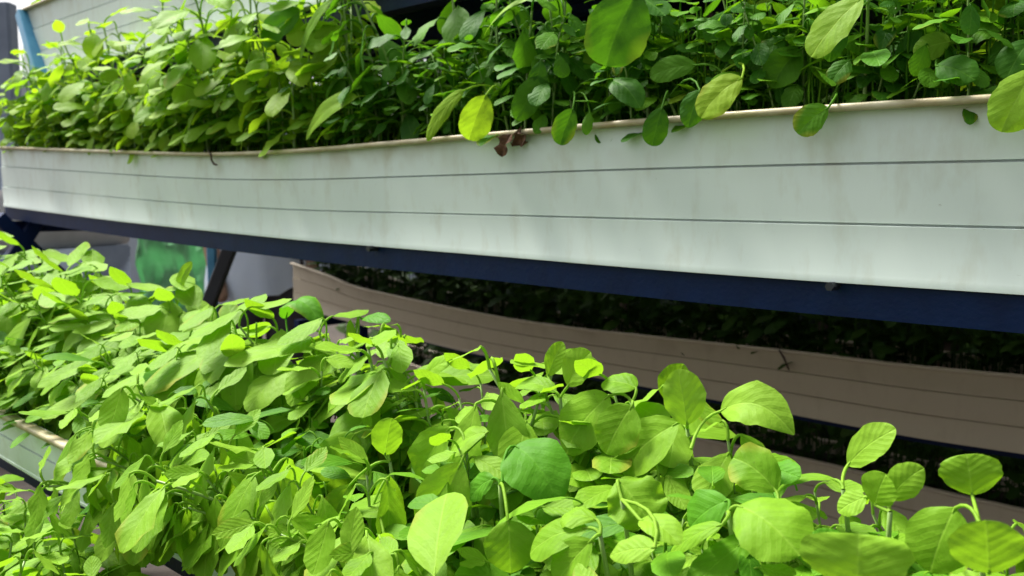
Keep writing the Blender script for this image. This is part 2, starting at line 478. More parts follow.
# ------------------------------------------------------------------ blue steel rack
def rack():
    root = thing('plant_rack', 'blue painted steel rack whose rails and slanting legs carry the troughs', 'rack', SP(1.2, 1.18, -CAMZ))
    S0, S1 = -.45, S_END + .03
    def rail(p, ztop, s0=S0, s1=S1, w=.03, h=.032):
        bm = bmesh.new()
        N = 30
        for i in range(N):
            a = s0 + (s1 - s0) * i / N; b = s0 + (s1 - s0) * (i + 1) / N
            z = lambda s: (ztop(s) if callable(ztop) else ztop) - .0015
            prof = [(-w / 2, 0), (w / 2, 0), (w / 2, -h), (-w / 2, -h)]
            if i == 0:
                prev = [bm.verts.new(SP(a, p + o, z(a) + q)) for o, q in prof]
                bm.faces.new(prev)
            cur = [bm.verts.new(SP(b, p + o, z(b) + q)) for o, q in prof]
            for k in range(4):
                bm.faces.new((prev[k], prev[(k + 1) % 4], cur[(k + 1) % 4], cur[k]))
            prev = cur
        bm.faces.new(prev[::-1])
        bmesh.ops.recalc_face_normals(bm, faces=bm.faces)
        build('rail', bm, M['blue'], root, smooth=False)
    for T, ps in ((upper, (.862, 1.01)), (lower, (.455, .59)), (third, (.985, 1.12)), (lowest, (.19, .32)), (back, (1.86, 1.93)), (back_low, (2.16, 2.23)), (back_up, (1.35, 1.49)), (back_third, (1.27, 1.40))):
        for q in ps:
            rail(q, T.bot, T.s0, min(T.s1, S1) + .02)
    for s in (2.63, .95 - 1.25):
        for a, b in (((1.175, .36), (.10, -CAMZ)), ((.80, -.045), (1.90, -CAMZ)), ((1.985, -.42), (1.995, -CAMZ)), ((2.26, -.62), (2.27, -CAMZ))):
            bm = bmesh.new()
            bar(bm, SP(s, a[0], a[1]), SP(s, b[0], b[1]), .036, .036, up=UU)
            build('leg', bm, M['blue'], root, smooth=False)
        for T, far in ((upper, back_up), (lower, None), (third, back_third), (lowest, None), (back, None), (back_low, None)):
            bm = bmesh.new()
            zb = T.bot(s) - .052
            if far:
                bar(bm, SP(s + .03, T.p - .03, zb), SP(s + .03, far.p + far.w, zb), .03, .03)
            else:
                bar(bm, SP(s + .03, T.p - .02, zb), SP(s + .03, T.p + T.w + .03, zb), .03, .03)
            build('crossbar', bm, M['blue'], root, smooth=False)
    # bolts that show as dark dots along the rail
    for px, py in ((371, 246.5), (832, 283)):
        P = on_plane(px, py, .836)
        bm = bmesh.new()
        tube(bm, [P + NN * .03 + V((0, 0, -.003)), P - NN * .006 + V((0, 0, -.003))], .0045, 6)
        build('bolt', bm, M['bolt'], root, smooth=False)
    # the upper left post that rises past the highest trough
    A, B = on_plane(24, 14, .945), on_plane(33, 46, .94)
    bm = bmesh.new(); bar(bm, A, B + (B - A) * 2.0, .04, .03, up=UU)
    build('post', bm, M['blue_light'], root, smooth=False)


rack()


# ------------------------------------------------------------------ leaves
def leaf_geom(bm, uvl, S, B, T, Nrm, width, arch=.15, fold=.12, wave=.05, prof=(.8, .55), seed=0, ns=10, nc=6, pet=.0013, petbend=.3, curl=0.0, sag=0.0):
    """petiole from S to B, blade from B to T. Nrm: the side the upper face looks to."""
    S, B, T = V(S), V(B), V(T)
    L = (T - B).length
    d = (T - B).normalized()
    nr = (Nrm - d * Nrm.dot(d))
    nr = nr.normalized() if nr.length > 1e-5 else V((0, 0, 1))
    upv = V((0, 0, 1)) - d * d.z
    C = (B + T) / 2 + nr * arch * L + upv * sag * L          # sag: the blade rises from its stalk and bends over
    def mid(t):
        return B * (1 - t)**2 + C * 2 * t * (1 - t) + T * t * t
    a, b = prof
    tp = a / (a + b)
    mx = tp**a * (1 - tp)**b
    r1 = random.Random(seed)
    ph1, ph2, ph3 = r1.random() * 6.28, r1.random() * 6.28, r1.random() * 6.28
    asym = r1.uniform(-.08, .08)
    rows = []
    for i in range(ns + 1):
        t0 = i / ns
        t = .5 - .5 * math.cos(math.pi * (t0 * .97 + .015)) if i not in (0, ns) else t0
        P = mid(t)
        tan = (mid(min(1, t + .01)) - mid(max(0, t - .01))).normalized()
        side = tan.cross(nr).normalized()
        up = side.cross(tan).normalized()
        wd = width / 2 * (max(t, .0)**a * max(1 - t, 0)**b / mx)
        wd = max(wd, .0014 if i < ns else .0003)
        row = []
        for j in range(nc + 1):
            q = -1 + 2 * j / nc
            e = q * wd * (1 + asym * (1 if q > 0 else -1) + (.028 * math.sin(t * 19 + ph3 * (1 if q > 0 else 1.7)) + .018 * math.sin(t * 41 + ph1 * (1 if q > 0 else 2.3))) * abs(q))
            h = fold * abs(q) * wd * (1 - .45 * abs(q))
            h += wave * wd * (math.sin(t * 13 + ph1 + (2.2 if q > 0 else 0)) * q * q + .5 * math.sin(t * 24 + ph2) * q * q * abs(q))
            h += .022 * wd * math.cos(q * 7 + ph3) * math.sin(t * 15 + ph2)
            h -= curl * wd * q * q
            v = bm.verts.new(P + side * e + up * h)
            row.append((v, (.5 + q * .5 * max(.08, wd / (width / 2)), t)))
        rows.append(row)
    for x, y in zip(rows, rows[1:]):
        for j in range(nc):
            f = bm.faces.new((x[j][0], x[j + 1][0], y[j + 1][0], y[j][0]))
            for lp, k in zip(f.loops, (x[j], x[j + 1], y[j + 1], y[j])):
                lp[uvl].uv = k[1]
    # petiole
    if (S - B).length > .002 and pet:
        tan0 = (C - B).normalized()
        pl_ = (S - B).length
        K = (B - tan0 * pl_ * .45) * .55 + (S + V((0, 0, pl_ * (.35 + .25 * petbend)))) * .45
        pts = [S * (1 - t)**2 + K * 2 * t * (1 - t) + B * t * t for t in (0, .2, .4, .6, .8, 1)] + [mid(.08)]
        n0 = len(bm.faces)
        tube(bm, pts, [pet * 1.15] + [pet] * 4 + [pet * .9, pet * .5], 5, False)
        bm.faces.ensure_lookup_table()
        for f in bm.faces[n0:]:
            for lp in f.loops:
                lp[uvl].uv = (.5, .0)


def leaf_obj(parent, S, B, T, Nrm, width, mat, **kw):
    bm = bmesh.new(); uvl = bm.loops.layers.uv.new('UVMap')
    leaf_geom(bm, uvl, S, B, T, Nrm, width, **kw)
    return build('leaf', bm, mat, parent, origin=S if parent is None else None)


# ---- generic seedlings: one prototype of each habit, then copies
def proto_plant(seed, h, nleaf, Lmid, Wr, matname, droop, lit=.45, out=.1, calm=1.0, lowest=.30):
    r = random.Random(seed)
    root = thing('seedling', 'seedling', 'seedling', (0, 0, 0))
    lean = V((r.uniform(-.12, .12) * h, -abs(r.gauss(out, .12)) * h, 0))
    def stem(t):
        return V((0, 0, h * t)) + lean * t * t + V((math.sin(t * 5 + seed) * .004, math.cos(t * 4 + seed) * .004, 0)) * t
    bm = bmesh.new()
    ts = [i / 8 for i in range(9)]
    tube(bm, [stem(t) for t in ts], [.0021 - .0009 * t for t in ts], 6)
    build('stem', bm, M['stem'], root)
    az = r.random() * 6.28
    for k in range(nleaf):
        f = k / max(1, nleaf - 1)
        t = lowest + (1 - lowest) * f
        az += 2.4 + r.uniform(-.35, .35)
        # leaves favour the lit side (-y)
        a = az
        a = a + lit * math.sin(-math.pi / 2 - a)
        dirh = V((math.cos(a), math.sin(a), 0))
        S = stem(min(t, 1))
        young = f > .88
        size = Lmid * (r.uniform(.8, 1.15)) * (.62 + .6 * math.sin(math.pi * (.15 + .7 * f)))
        if young: size *= .8
        el = math.radians(r.uniform(22, 58) + (18 if young else 0))
        pl = size * r.uniform(.3, .6)
        B = S + (dirh * math.cos(el) + V((0, 0, math.sin(el)))) * pl
        el2 = math.radians(r.uniform(-70, 5) * droop + (30 if young else -5))
        T = B + (dirh * math.cos(el2) + V((0, 0, math.sin(el2)))) * size
        nrm = (V((0, 0, 1)) + dirh * .35 + V((r.uniform(-.35, .35) * calm, -.35 + r.uniform(-.3, .3) * calm, 0))).normalized()
        leaf_obj(root, S, B, T, nrm, size * Wr * r.uniform(.85, 1.15), M[matname], arch=r.uniform(.06, .22) if not young else -.05, fold=r.uniform(.05, .30) * (.5 + .5 * calm),
                 wave=r.uniform(.04, .15) * (.4 + .6 * calm), prof=(r.uniform(.65, 1.05), r.uniform(.45, .72) + (.2 if young else 0)), seed=seed * 31 + k, curl=r.uniform(-.05, .12))
    return root


def copy_plant(src, loc, rz, sc, tilt=(0, 0)):
    r = src.copy(); COL.objects.link(r)
    r.location = loc; r.rotation_euler = (tilt[0], tilt[1], rz); r.scale = (sc, sc, sc)
    for ch in list(src.children):
        c = ch.copy(); COL.objects.link(c); c.parent = r
    return r


FRONT = math.atan2(-NN.y, -NN.x) + math.pi / 2      # turns local -y to the front of the rack

# ---- hero seedlings, leaf by leaf
def can_lower(px):
    f = curve([(-60, 245), (0, 242), (100, 262), (200, 300), (300, 315), (400, 350), (560, 350), (640, 360), (720, 385), (800, 440), (1024, 470), (1100, 475)])
    return f(px)


def p_lower(px, py):
    y0 = can_lower(px)
    k = max(0, min(1, (py - y0) / (590 - y0)))
    return .60 - .17 * k


def p_upper(px, py):
    T = ut(on_plane(px, 120, .84).dot(UU))
    rimy = project(SP(on_plane(px, 120, .84).dot(UU), .84, T))[1]
    return .826 + .10 * max(0, min(1, (rimy - 6 - py) / 120)) if py < rimy - 6 else .824


HERO_PX = []


def hero(trough, label, leaves, node=None, mat='leaf_bright', pfun=None, filler=2, dp=0.0, seed=1, rootp=None):
    """leaves: (base px, base py, tip px, tip py, apparent width px, options)"""
    r = random.Random(seed * 77 + 5)
    pf = pfun
    lv = []
    for L in leaves:
        bx, by, tx, ty, w = L[:5]
        op = dict(L[5]) if len(L) > 5 else {}
        p = op.pop('p', pf(bx, by)) + dp
        B = on_plane(bx, by, p)
        lpx = math.hypot(tx - bx, ty - by)
        dep = (B - CP).dot(_R @ V((0, 0, -1)))
        app = lpx * dep / F
        drop = op.pop('near', .35)
        T = on_plane(tx, ty, p)
        T = T - ray(tx, ty).normalized() * app * drop
        cam_dir = (CP - (B + T) / 2).normalized()
        nrm = (cam_dir * op.pop('face', .75) + V((0, 0, 1)) * op.pop('up', .75) + V((op.pop('nx', 0), 0, 0)))
        lv.append((B, T, nrm, w * dep / F * op.pop('ws', 1.12), op))
        HERO_PX.append(((bx + tx) / 2, (by + ty) / 2, max(lpx, w) * .5, (B - CP).dot(NN)))
    if node:
        nd = on_plane(node[0], node[1], (node[2] if len(node) > 2 else pf(node[0], node[1])) + dp + .004)
    else:
        B, T, _, w, _ = lv[0]
        nd = B - (T - B).normalized() * (T - B).length * .45 + NN * .018 + V((0, 0, -.012))
    s_n, p_n = nd.dot(UU), nd.dot(NN)
    pr = rootp if rootp else max(trough.p + .035, min(trough.p + trough.w - .035, p_n + .012))
    base = trough.soil(s_n + r.uniform(-.012, .012), pr)
    root = thing('seedling', label, 'seedling', base)
    bm = bmesh.new()
    K = (base + nd) / 2 + V((r.uniform(-.008, .008), r.uniform(-.008, .008), 0)) + NN * .01
    pts = [base * (1 - t)**2 + K * 2 * t * (1 - t) + nd * t * t for t in [i / 8 for i in range(9)]]
    tube(bm, pts, [.0023 - .0008 * i / 8 for i in range(9)], 7)
    build('stem', bm, M['stem'], root)
    for k, (B, T, nrm, w, op) in enumerate(lv):
        kw = dict(arch=r.uniform(.05, .14), sag=r.uniform(.05, .2), fold=r.uniform(.12, .3), wave=r.uniform(.03, .08), curl=r.uniform(-.05, .2), prof=(r.uniform(.58, .8), r.uniform(.52, .7)), seed=seed * 13 + k, ns=18, nc=12, pet=.0012)
        S = nd
        if 'node' in op:
            q = op.pop('node'); S = on_plane(q[0], q[1], pf(q[0], q[1]) + dp)
        m = op.pop('mat', mat)
        kw.update(op)
        leaf_obj(root, S, B, T, nrm, w, M[m], **kw)
    for k in range(filler):                          # lower leaves of the same plant, in its own shade
        t = .35 + .45 * k / max(1, filler)
        S = pts[int(t * 8)]
        a = r.uniform(0, 6.28)
        dh = V((math.cos(a), math.sin(a), 0)) - NN * .3
        sz = r.uniform(.03, .045)
        B = S + dh * sz * .6 + V((0, 0, .012)); T = B + dh * sz + V((0, 0, -sz * .5))
        leaf_obj(root, S, B, T, V((0, 0, 1)) - NN * .5, sz * .62, M['leaf_mid' if trough is lower else 'leaf_shaded'], arch=.12, fold=.15, wave=.08, seed=seed * 17 + k)
    return root


G_LOW = 'bright seedlings in the lower trough'
G_UP = 'seedlings in the upper trough'

LOW = [
 ('tall seedling with one pointed leaf arching right over the dark gap', [(721, 411, 794, 435, 42, dict(arch=.08, sag=.42, near=.05, face=1.0, up=.45, node=(691, 449), prof=(.62, .85), petbend=1.2)), (687, 425, 678, 369, 38, dict(face=1, up=.2, near=-.1, arch=.05)), (678, 423, 621, 472, 50, dict(near=.5)), (668, 402, 684, 364, 30, dict(face=.8, up=.3, near=-.1, p=.615))], (687, 428, .57)),
 ('seedling with two broad pale leaves hanging side by side left of the arching leaf', [(609, 396, 566, 454, 50, dict(near=.4)), (632, 406, 606, 454, 44, dict(near=.45)), (636, 388, 602, 383, 30, dict(near=.1, up=1.1, prof=(.5, .6)))], (632, 402)),
 ('seedling whose cupped top leaf stands against the brown trough near the picture centre', [(568, 386, 591, 352, 32, dict(near=-.1, face=.9)), (556, 392, 515, 388, 22, dict(near=.2, up=1.2)), (548, 376, 563, 342, 20, dict(near=-.1))], (560, 398)),
 ('seedling with a lone leaf held up right against the dark gap', [(848, 465, 896, 429, 34, dict(near=-.05, face=.9, arch=.1, fold=.08)), (836, 480, 776, 492, 17, dict(near=.3, up=1.4, face=.35))], (843, 490)),
 ('seedling with a flat spoon leaf leaning right, second stalk from right edge', [(890, 500, 924, 468, 30, dict(near=-.05, face=1, up=.2)), (875, 505, 886, 474, 36, dict(near=.1, up=1)), (866, 497, 838, 512, 26, {})], (890, 512)),
 ('seedling with one round leaf alone on a thin stalk near right edge', [(972, 495, 966, 454, 52, dict(near=-.05, face=1, up=.15, prof=(.62, .42), fold=.1, petbend=0)), (989, 573, 986, 520, 62, dict(near=.25, face=.9, prof=(.6, .5))), (955, 508, 930, 573, 58, dict(near=.3))], (979, 522)),
 ('seedling with a round upright leaf, blotched pale yellow, under the arching leaf', [(776, 491, 733, 458, 44, dict(near=-.1, face=1, up=.3, prof=(.6, .42))), (768, 470, 800, 478, 26, dict(mat='leaf_mid', up=.4))], (778, 500)),
 ('seedling with the largest smooth oval leaf, right of bottom centre', [(738, 506, 800, 556, 66, dict(near=.3, face=.9, prof=(.6, .45), fold=.08)), (728, 500, 690, 528, 44, dict(mat='leaf_mid')), (722, 525, 668, 560, 24, dict(up=1.3))], (728, 512)),
 ('seedling with a wide pale folded leaf spread at the bottom right edge', [(858, 585, 858, 534, 96, dict(near=-.2, up=1.5, face=.5, prof=(.55, .3), fold=.3)), (842, 575, 815, 530, 40, dict(mat='leaf_mid', near=0))], (858, 596)),
 ('seedling with a large dark shiny leaf on an arching stalk at bottom centre', [(515, 446, 558, 503, 60, dict(near=.15, face=.9, up=.7, prof=(.52, .66), mat='leaf_mid', node=(502, 482), petbend=1.6, arch=.12, sag=.2)), (508, 520, 511, 573, 48, dict(near=.2)), (494, 478, 470, 500, 26, dict(mat='leaf_mid'))], (500, 485)),
 ('seedling with a long grooved pale leaf pointing down left of bottom centre', [(461, 463, 432, 541, 54, dict(near=.35, face=.9, fold=.3)), (450, 428, 420, 480, 42, dict(near=.25)), (488, 432, 450, 455, 36, dict(up=1.2))], (466, 452)),
 ('seedling with a broad glossy folded leaf hanging like a bib, left of centre', [(355, 434, 328, 494, 48, dict(near=.25, arch=.35, face=.9, up=.5, prof=(.5, .5))), (350, 485, 329, 532, 32, dict(near=.3)), (385, 455, 392, 418, 28, dict(near=-.05, face=1, up=.2)), (370, 430, 362, 408, 9, dict(near=0, face=1, up=.1))], (390, 462)),
 ('seedling with two overlapping pale leaves at the bottom edge right of centre', [(588, 528, 530, 554, 42, dict(near=.45, up=1.0)), (592, 540, 556, 585, 44, dict(near=.35)), (597, 520, 560, 520, 28, dict(up=1.2))], (600, 535)),
 ('seedling with a crinkled round leaf held flat to us, right of bottom centre', [(618, 480, 650, 524, 54, dict(near=.1, face=1, up=.5, wave=.25, prof=(.55, .42))), (640, 520, 680, 545, 30, dict(up=1.0)), (655, 548, 610, 556, 30, {})], (622, 500)),
 ('seedling with a dark bent leaf arching above the dim trough left end', [(286, 318, 322, 326, 28, dict(near=.1, up=.9, face=.5, arch=.55, mat='leaf_mid', prof=(.5, .6))), (330, 350, 305, 385, 40, dict(near=.2)), (300, 350, 268, 362, 24, {})], (288, 335)),
 ('seedling with a bare upright bud shoot and one leaf stretched right', [(362, 319, 390, 322, 15, dict(near=0, face=.8, mat='leaf_mid')), (352, 350, 350, 320, 8, dict(near=0, face=1, up=0)), (348, 362, 318, 378, 26, {})], (358, 316)),
 ('seedling with an egg shaped leaf tilted up right, above the grey gap', [(418, 389, 452, 360, 24, dict(near=-.05, face=.8)), (408, 396, 388, 370, 18, {}), (402, 372, 380, 388, 20, dict(up=1.1))], (416, 402)),
 ('seedling with a broad arrow shaped leaf pointing left in the bed middle', [(303, 416, 254, 440, 42, dict(near=.4, face=.8)), (330, 394, 285, 415, 34, dict(up=1.0)), (310, 440, 290, 470, 26, {})], (312, 420)),
 ('seedling with a flat pale leaf pointing left, in far left of bed', [(148, 321, 104, 354, 22, dict(near=.3, up=1.0)), (130, 300, 90, 318, 18, {}), (150, 305, 176, 290, 14, {})], (150, 330)),
 ('seedling with a bitten oval leaf hanging in the middle of the left bed', [(192, 371, 166, 419, 30, dict(near=.3, face=.9)), (182, 355, 140, 372, 20, dict(up=1.0)), (205, 350, 228, 330, 16, {})], (196, 372)),
 ('seedling with a puckered leaf drooping over the white trough edge', [(103, 431, 75, 491, 32, dict(near=.25, face=1, arch=.25)), (112, 450, 128, 470, 16, dict(mat='leaf_mid')), (98, 430, 60, 448, 16, dict(up=1))], (108, 436, .46)),
 ('seedling with a dark oval leaf lying across the white trough edge', [(118, 506, 75, 534, 26, dict(near=.1, face=1, mat='leaf_mid', p=.415)), (140, 490, 120, 545, 24, dict(p=.42)), (150, 520, 116, 568, 14, dict(p=.415, face=.4))], (140, 498, .46)),
 ('seedling with slim upright oval leaf beside the crinkled one, lower left', [(222, 468, 184, 520, 24, dict(near=.3)), (180, 470, 150, 500, 30, dict(wave=.2)), (236, 500, 220, 545, 22, {})], (225, 475)),
 ('seedling with two pale leaves sloping left below the person in white', [(262, 352, 222, 378, 22, dict(near=.3, up=1)), (250, 395, 205, 410, 26, dict(near=.4, up=1)), (268, 385, 292, 366, 18, {})], (262, 372)),
 ('seedling with a twisted narrow leaf rising in front of the green tarp', [(178, 300, 192, 262, 12, dict(near=-.05, face=.8)), (160, 296, 140, 318, 16, {}), (175, 318, 150, 340, 20, dict(up=1))], (176, 312)),
]
for i, (lab, lv, nd) in enumerate(LOW):
    hero(lower, lab, lv, nd, 'leaf_bright', p_lower, seed=i + 1, dp=-.045 if 9 <= i <= 13 else -.02 if i in (1, 2, 7, 17) else 0)

UP = [
 ('seedling with a bright spoon leaf pointing down left near the top right', [(862, -2, 811, 57, 42, dict(near=.2, face=.8, up=1.0, prof=(.55, .45), mat='leaf_sunlit', p=.83)), (835, 18, 830, 62, 26, dict(face=1, p=.85))], (868, -8, .86)),
 ('thick stemmed seedling with a sunlit yellowish leaf hanging over the rim', [(742, 78, 701, 118, 36, dict(near=.3, face=.9, mat='leaf_sunlit', prof=(.6, .48), p=.81)), (757, 32, 728, 69, 20, dict(face=.9)), (696, 65, 650, 77, 24, dict(face=1, up=.4))], (722, 72, .86)),
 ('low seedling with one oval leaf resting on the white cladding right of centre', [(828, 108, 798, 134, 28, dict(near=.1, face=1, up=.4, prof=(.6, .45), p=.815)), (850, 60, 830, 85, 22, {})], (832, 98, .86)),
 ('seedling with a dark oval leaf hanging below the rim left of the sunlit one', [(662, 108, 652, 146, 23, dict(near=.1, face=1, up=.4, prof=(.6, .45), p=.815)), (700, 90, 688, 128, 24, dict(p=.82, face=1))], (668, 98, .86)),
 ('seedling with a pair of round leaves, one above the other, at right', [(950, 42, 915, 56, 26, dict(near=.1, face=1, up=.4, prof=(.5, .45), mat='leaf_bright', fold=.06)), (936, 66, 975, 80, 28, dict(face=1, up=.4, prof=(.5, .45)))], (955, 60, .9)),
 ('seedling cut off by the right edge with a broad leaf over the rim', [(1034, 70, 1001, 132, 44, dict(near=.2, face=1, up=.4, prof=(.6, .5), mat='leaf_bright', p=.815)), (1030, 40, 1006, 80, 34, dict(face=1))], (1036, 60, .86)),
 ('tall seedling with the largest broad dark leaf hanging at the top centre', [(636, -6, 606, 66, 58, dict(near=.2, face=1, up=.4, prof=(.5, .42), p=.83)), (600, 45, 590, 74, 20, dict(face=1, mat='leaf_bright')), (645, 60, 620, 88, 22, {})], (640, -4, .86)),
 ('seedling with a slim yellowish leaf pointing down left, left of centre rim', [(357, 97, 306, 140, 26, dict(near=.2, face=.9, mat='leaf_sunlit', p=.83)), (345, 80, 330, 108, 18, {})], (372, 100, .86)),
 ('seedling with twin yellow green leaves hanging just left of the brown scrap', [(486, 95, 469, 140, 30, dict(near=.2, face=1, up=.4, mat='leaf_sunlit', p=.82, prof=(.65, .5))), (464, 90, 427, 141, 18, dict(near=.2, face=.8, mat='leaf_sunlit', p=.825)), (500, 60, 470, 88, 20, {})], (500, 92, .86)),
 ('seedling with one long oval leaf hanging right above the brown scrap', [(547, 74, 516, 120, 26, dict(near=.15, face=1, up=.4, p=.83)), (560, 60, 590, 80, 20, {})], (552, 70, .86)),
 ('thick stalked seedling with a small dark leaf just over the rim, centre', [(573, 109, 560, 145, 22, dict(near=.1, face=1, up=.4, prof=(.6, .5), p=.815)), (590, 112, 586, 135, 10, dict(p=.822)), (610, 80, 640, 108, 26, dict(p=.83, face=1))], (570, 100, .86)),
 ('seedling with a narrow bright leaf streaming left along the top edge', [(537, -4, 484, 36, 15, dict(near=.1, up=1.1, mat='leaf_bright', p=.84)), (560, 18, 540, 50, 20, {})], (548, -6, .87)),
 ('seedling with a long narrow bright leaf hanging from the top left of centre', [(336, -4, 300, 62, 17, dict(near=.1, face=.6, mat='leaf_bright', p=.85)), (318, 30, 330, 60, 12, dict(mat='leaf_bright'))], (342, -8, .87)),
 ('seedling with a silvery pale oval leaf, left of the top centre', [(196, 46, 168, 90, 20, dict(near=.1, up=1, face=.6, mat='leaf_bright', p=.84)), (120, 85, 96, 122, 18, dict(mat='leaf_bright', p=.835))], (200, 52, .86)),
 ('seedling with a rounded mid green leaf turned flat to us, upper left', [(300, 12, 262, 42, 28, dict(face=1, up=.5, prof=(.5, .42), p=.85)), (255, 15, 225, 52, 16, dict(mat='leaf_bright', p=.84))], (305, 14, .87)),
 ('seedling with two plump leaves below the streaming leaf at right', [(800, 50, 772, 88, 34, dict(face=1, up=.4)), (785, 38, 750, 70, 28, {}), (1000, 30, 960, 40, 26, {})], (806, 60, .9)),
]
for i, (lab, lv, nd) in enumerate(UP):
    hero(upper, lab, lv, nd, 'leaf_shaded', p_upper, seed=i + 101)

# ---- the crowd of ordinary seedlings
ORD = ['first', 'second', 'third', 'fourth', 'fifth', 'sixth', 'seventh', 'eighth', 'ninth', 'tenth', 'eleventh', 'twelfth', 'thirteenth', 'fourteenth', 'fifteenth', 'sixteenth']
PB = [proto_plant(200 + k, [.17, .19, .16, .18, .165, .20, .175, .15][k], [11, 12, 10, 11, 12, 11, 10, 10][k], [.048, .052, .046, .053, .044, .050, .055, .048][k], [.62, .56, .68, .58, .66, .56, .64, .7][k], 'leaf_bright', [1, .8, 1.1, .9, 1, .75, 1.1, 1][k], lit=.6, calm=.8) for k in range(8)]
PL = [proto_plant(230 + k, [.19, .21, .18, .20, .19][k], [10, 11, 10, 10, 11][k], [.070, .075, .066, .072, .077][k], [.60, .55, .64, .58, .62][k], 'leaf_bright', [1.0, .9, 1.05, .85, .95][k], lit=.85, out=.12, calm=.35) for k in range(5)]
PF = [proto_plant(250 + k, [.13, .15, .12, .14, .13][k], [10, 11, 10, 11, 10][k], [.056, .06, .052, .058, .054][k], [.56, .5, .6, .56, .52][k], 'leaf_bright', 1.2, lit=.9, out=.42) for k in range(5)]
PD = [proto_plant(300 + k, [.21, .25, .20, .24, .26, .22][k], [14, 15, 13, 15, 14, 13][k], [.040, .044, .038, .042, .046, .040][k], [.62, .56, .66, .58, .54, .64][k], 'leaf_shaded', [1, .9, 1.1, 1, .8, 1][k], lit=.6, lowest=.14) for k in range(6)]
PY = [proto_plant(400 + k, [.24, .27, .22, .25, .20][k], [16, 17, 15, 16, 15][k], [.050, .054, .048, .052, .05][k], [.56, .52, .6, .54, .58][k], ['leaf_sunlit', 'leaf_bright', 'leaf_sunlit', 'leaf_bright', 'leaf_sunlit'][k], [1, .9, 1, .8, 1][k], lit=.55, calm=.7, lowest=.14) for k in range(5)]
_first = set()
HMAX = {}
CROWD = []


def place(protos, trough, s, p, hgt, rz, tier, tilt=None):
    src = protos[rng.randrange(len(protos))]
    if id(src) not in _first:
        o = src; _first.add(id(src))
        use = o
    else:
        use = None
    hh = HMAX.setdefault(src.name, max((c.location + v.co).z for c in src.children for v in c.data.vertices))
    sc = hgt / hh
    sc = max(.6, min(1.4 if tier == 'lower' and p > .55 else 1.18 if tier == 'lower' else 1.4, sc))
    loc = trough.soil(s, p)
    tilt = tilt or (rng.gauss(0, .10), rng.gauss(0, .10))
    if use is None:
        use = copy_plant(src, loc, rz, sc, tilt)
    else:
        use.location = loc; use.rotation_euler = (tilt[0], tilt[1], rz); use.scale = (sc,) * 3
    CROWD.append((use, tier, s, p, loc, hh * sc, sc))


def free(s, p, trough, hgt):
    """keep ordinary seedlings from growing in front of the ones built leaf by leaf"""
    q = project(trough.soil(s, p) + V((0, 0, hgt * .7)))
    if not q: return False
    if q[0] < 250: return True
    if p > .55 and q[0] < 655 and trough is lower: return True
    if p < .46 and q[0] < 420 and trough is lower: return True
    R = (.05 if p < .53 and q[0] > 330 else .034 if p < .55 else .024) / q[2] * F
    for x, y, r, hp in HERO_PX:
        if p < hp + .004 and math.hypot(x - q[0], y - q[1]) < r * .85 + R:
            return False
    return True


def bed_height(s, p):
    """how tall the lower bed stands at this place: a smooth hump, tallest along its back"""
    q = project(SP(s, .60, -.18))
    yc = can_lower(max(-60, min(1100, q[0]))) + (8 if q[0] > 660 else -42 if q[0] > 330 else -22 if q[0] < 200 else -22 - 12 * (q[0] - 200) / 130)
    top = on_plane(q[0], yc, .60).z - CAMZ
    h = top - (lower.top(s) - lower.soil_drop)
    return h * (.62 + .38 * max(0, min(1, (p - .44) / .16)))


# lower trough: four rows; the bed grows taller towards the far end
for row, p in enumerate((.438, .478, .52, .56, .60)):
    s = -.02
    while s < 2.05:
        ss = s + rng.uniform(-.014, .014); pp = p + rng.uniform(-.012, .012)
        hgt = bed_height(ss, pp) * rng.uniform(.82, 1.0)
        q = project(lower.soil(ss, pp) + V((0, 0, hgt)))
        if row == 0 and q and 420 < q[0] < 1000:
            hgt *= .68
        if q and -45 < q[0] < 1075 and q[1] < 660 and ((row == 0 and q[0] > 420) or free(ss, pp, lower, hgt)):
            if ss > 1.0 and row < 2:
                pp += .03                       # at the far end the plants stand back from the edge and leave the white face open
                hgt *= .85
            place(PF if row < 2 and ss < 1.0 else PL if ss > .82 else PB, lower, ss, pp, hgt, FRONT + rng.gauss(0, .3 if row < 2 else .5), 'lower')
        s += .045 if ss < 1.0 else .05
# plants along the front edge that spill over the white face
for k in range(22):
    ss = .42 + .50 * k / 21 + rng.uniform(-.012, .012)
    place(PF, lower, ss, .436 + rng.uniform(-.003, .008), rng.uniform(.10, .15), FRONT + rng.gauss(0, .35), 'lower', (rng.uniform(.25, .6), rng.gauss(0, .1)))
# short fill between the single stalks at the right end
for k in range(48):
    ss = -.01 + .46 * k / 47 + rng.uniform(-.01, .01); pp = .60 - .12 * (k % 5) / 4
    place(PB, lower, ss, pp, bed_height(ss, .60) * rng.uniform(.64, .76) * (1 - .22 * (k % 5) / 4), FRONT + rng.gauss(0, .8), 'lower')
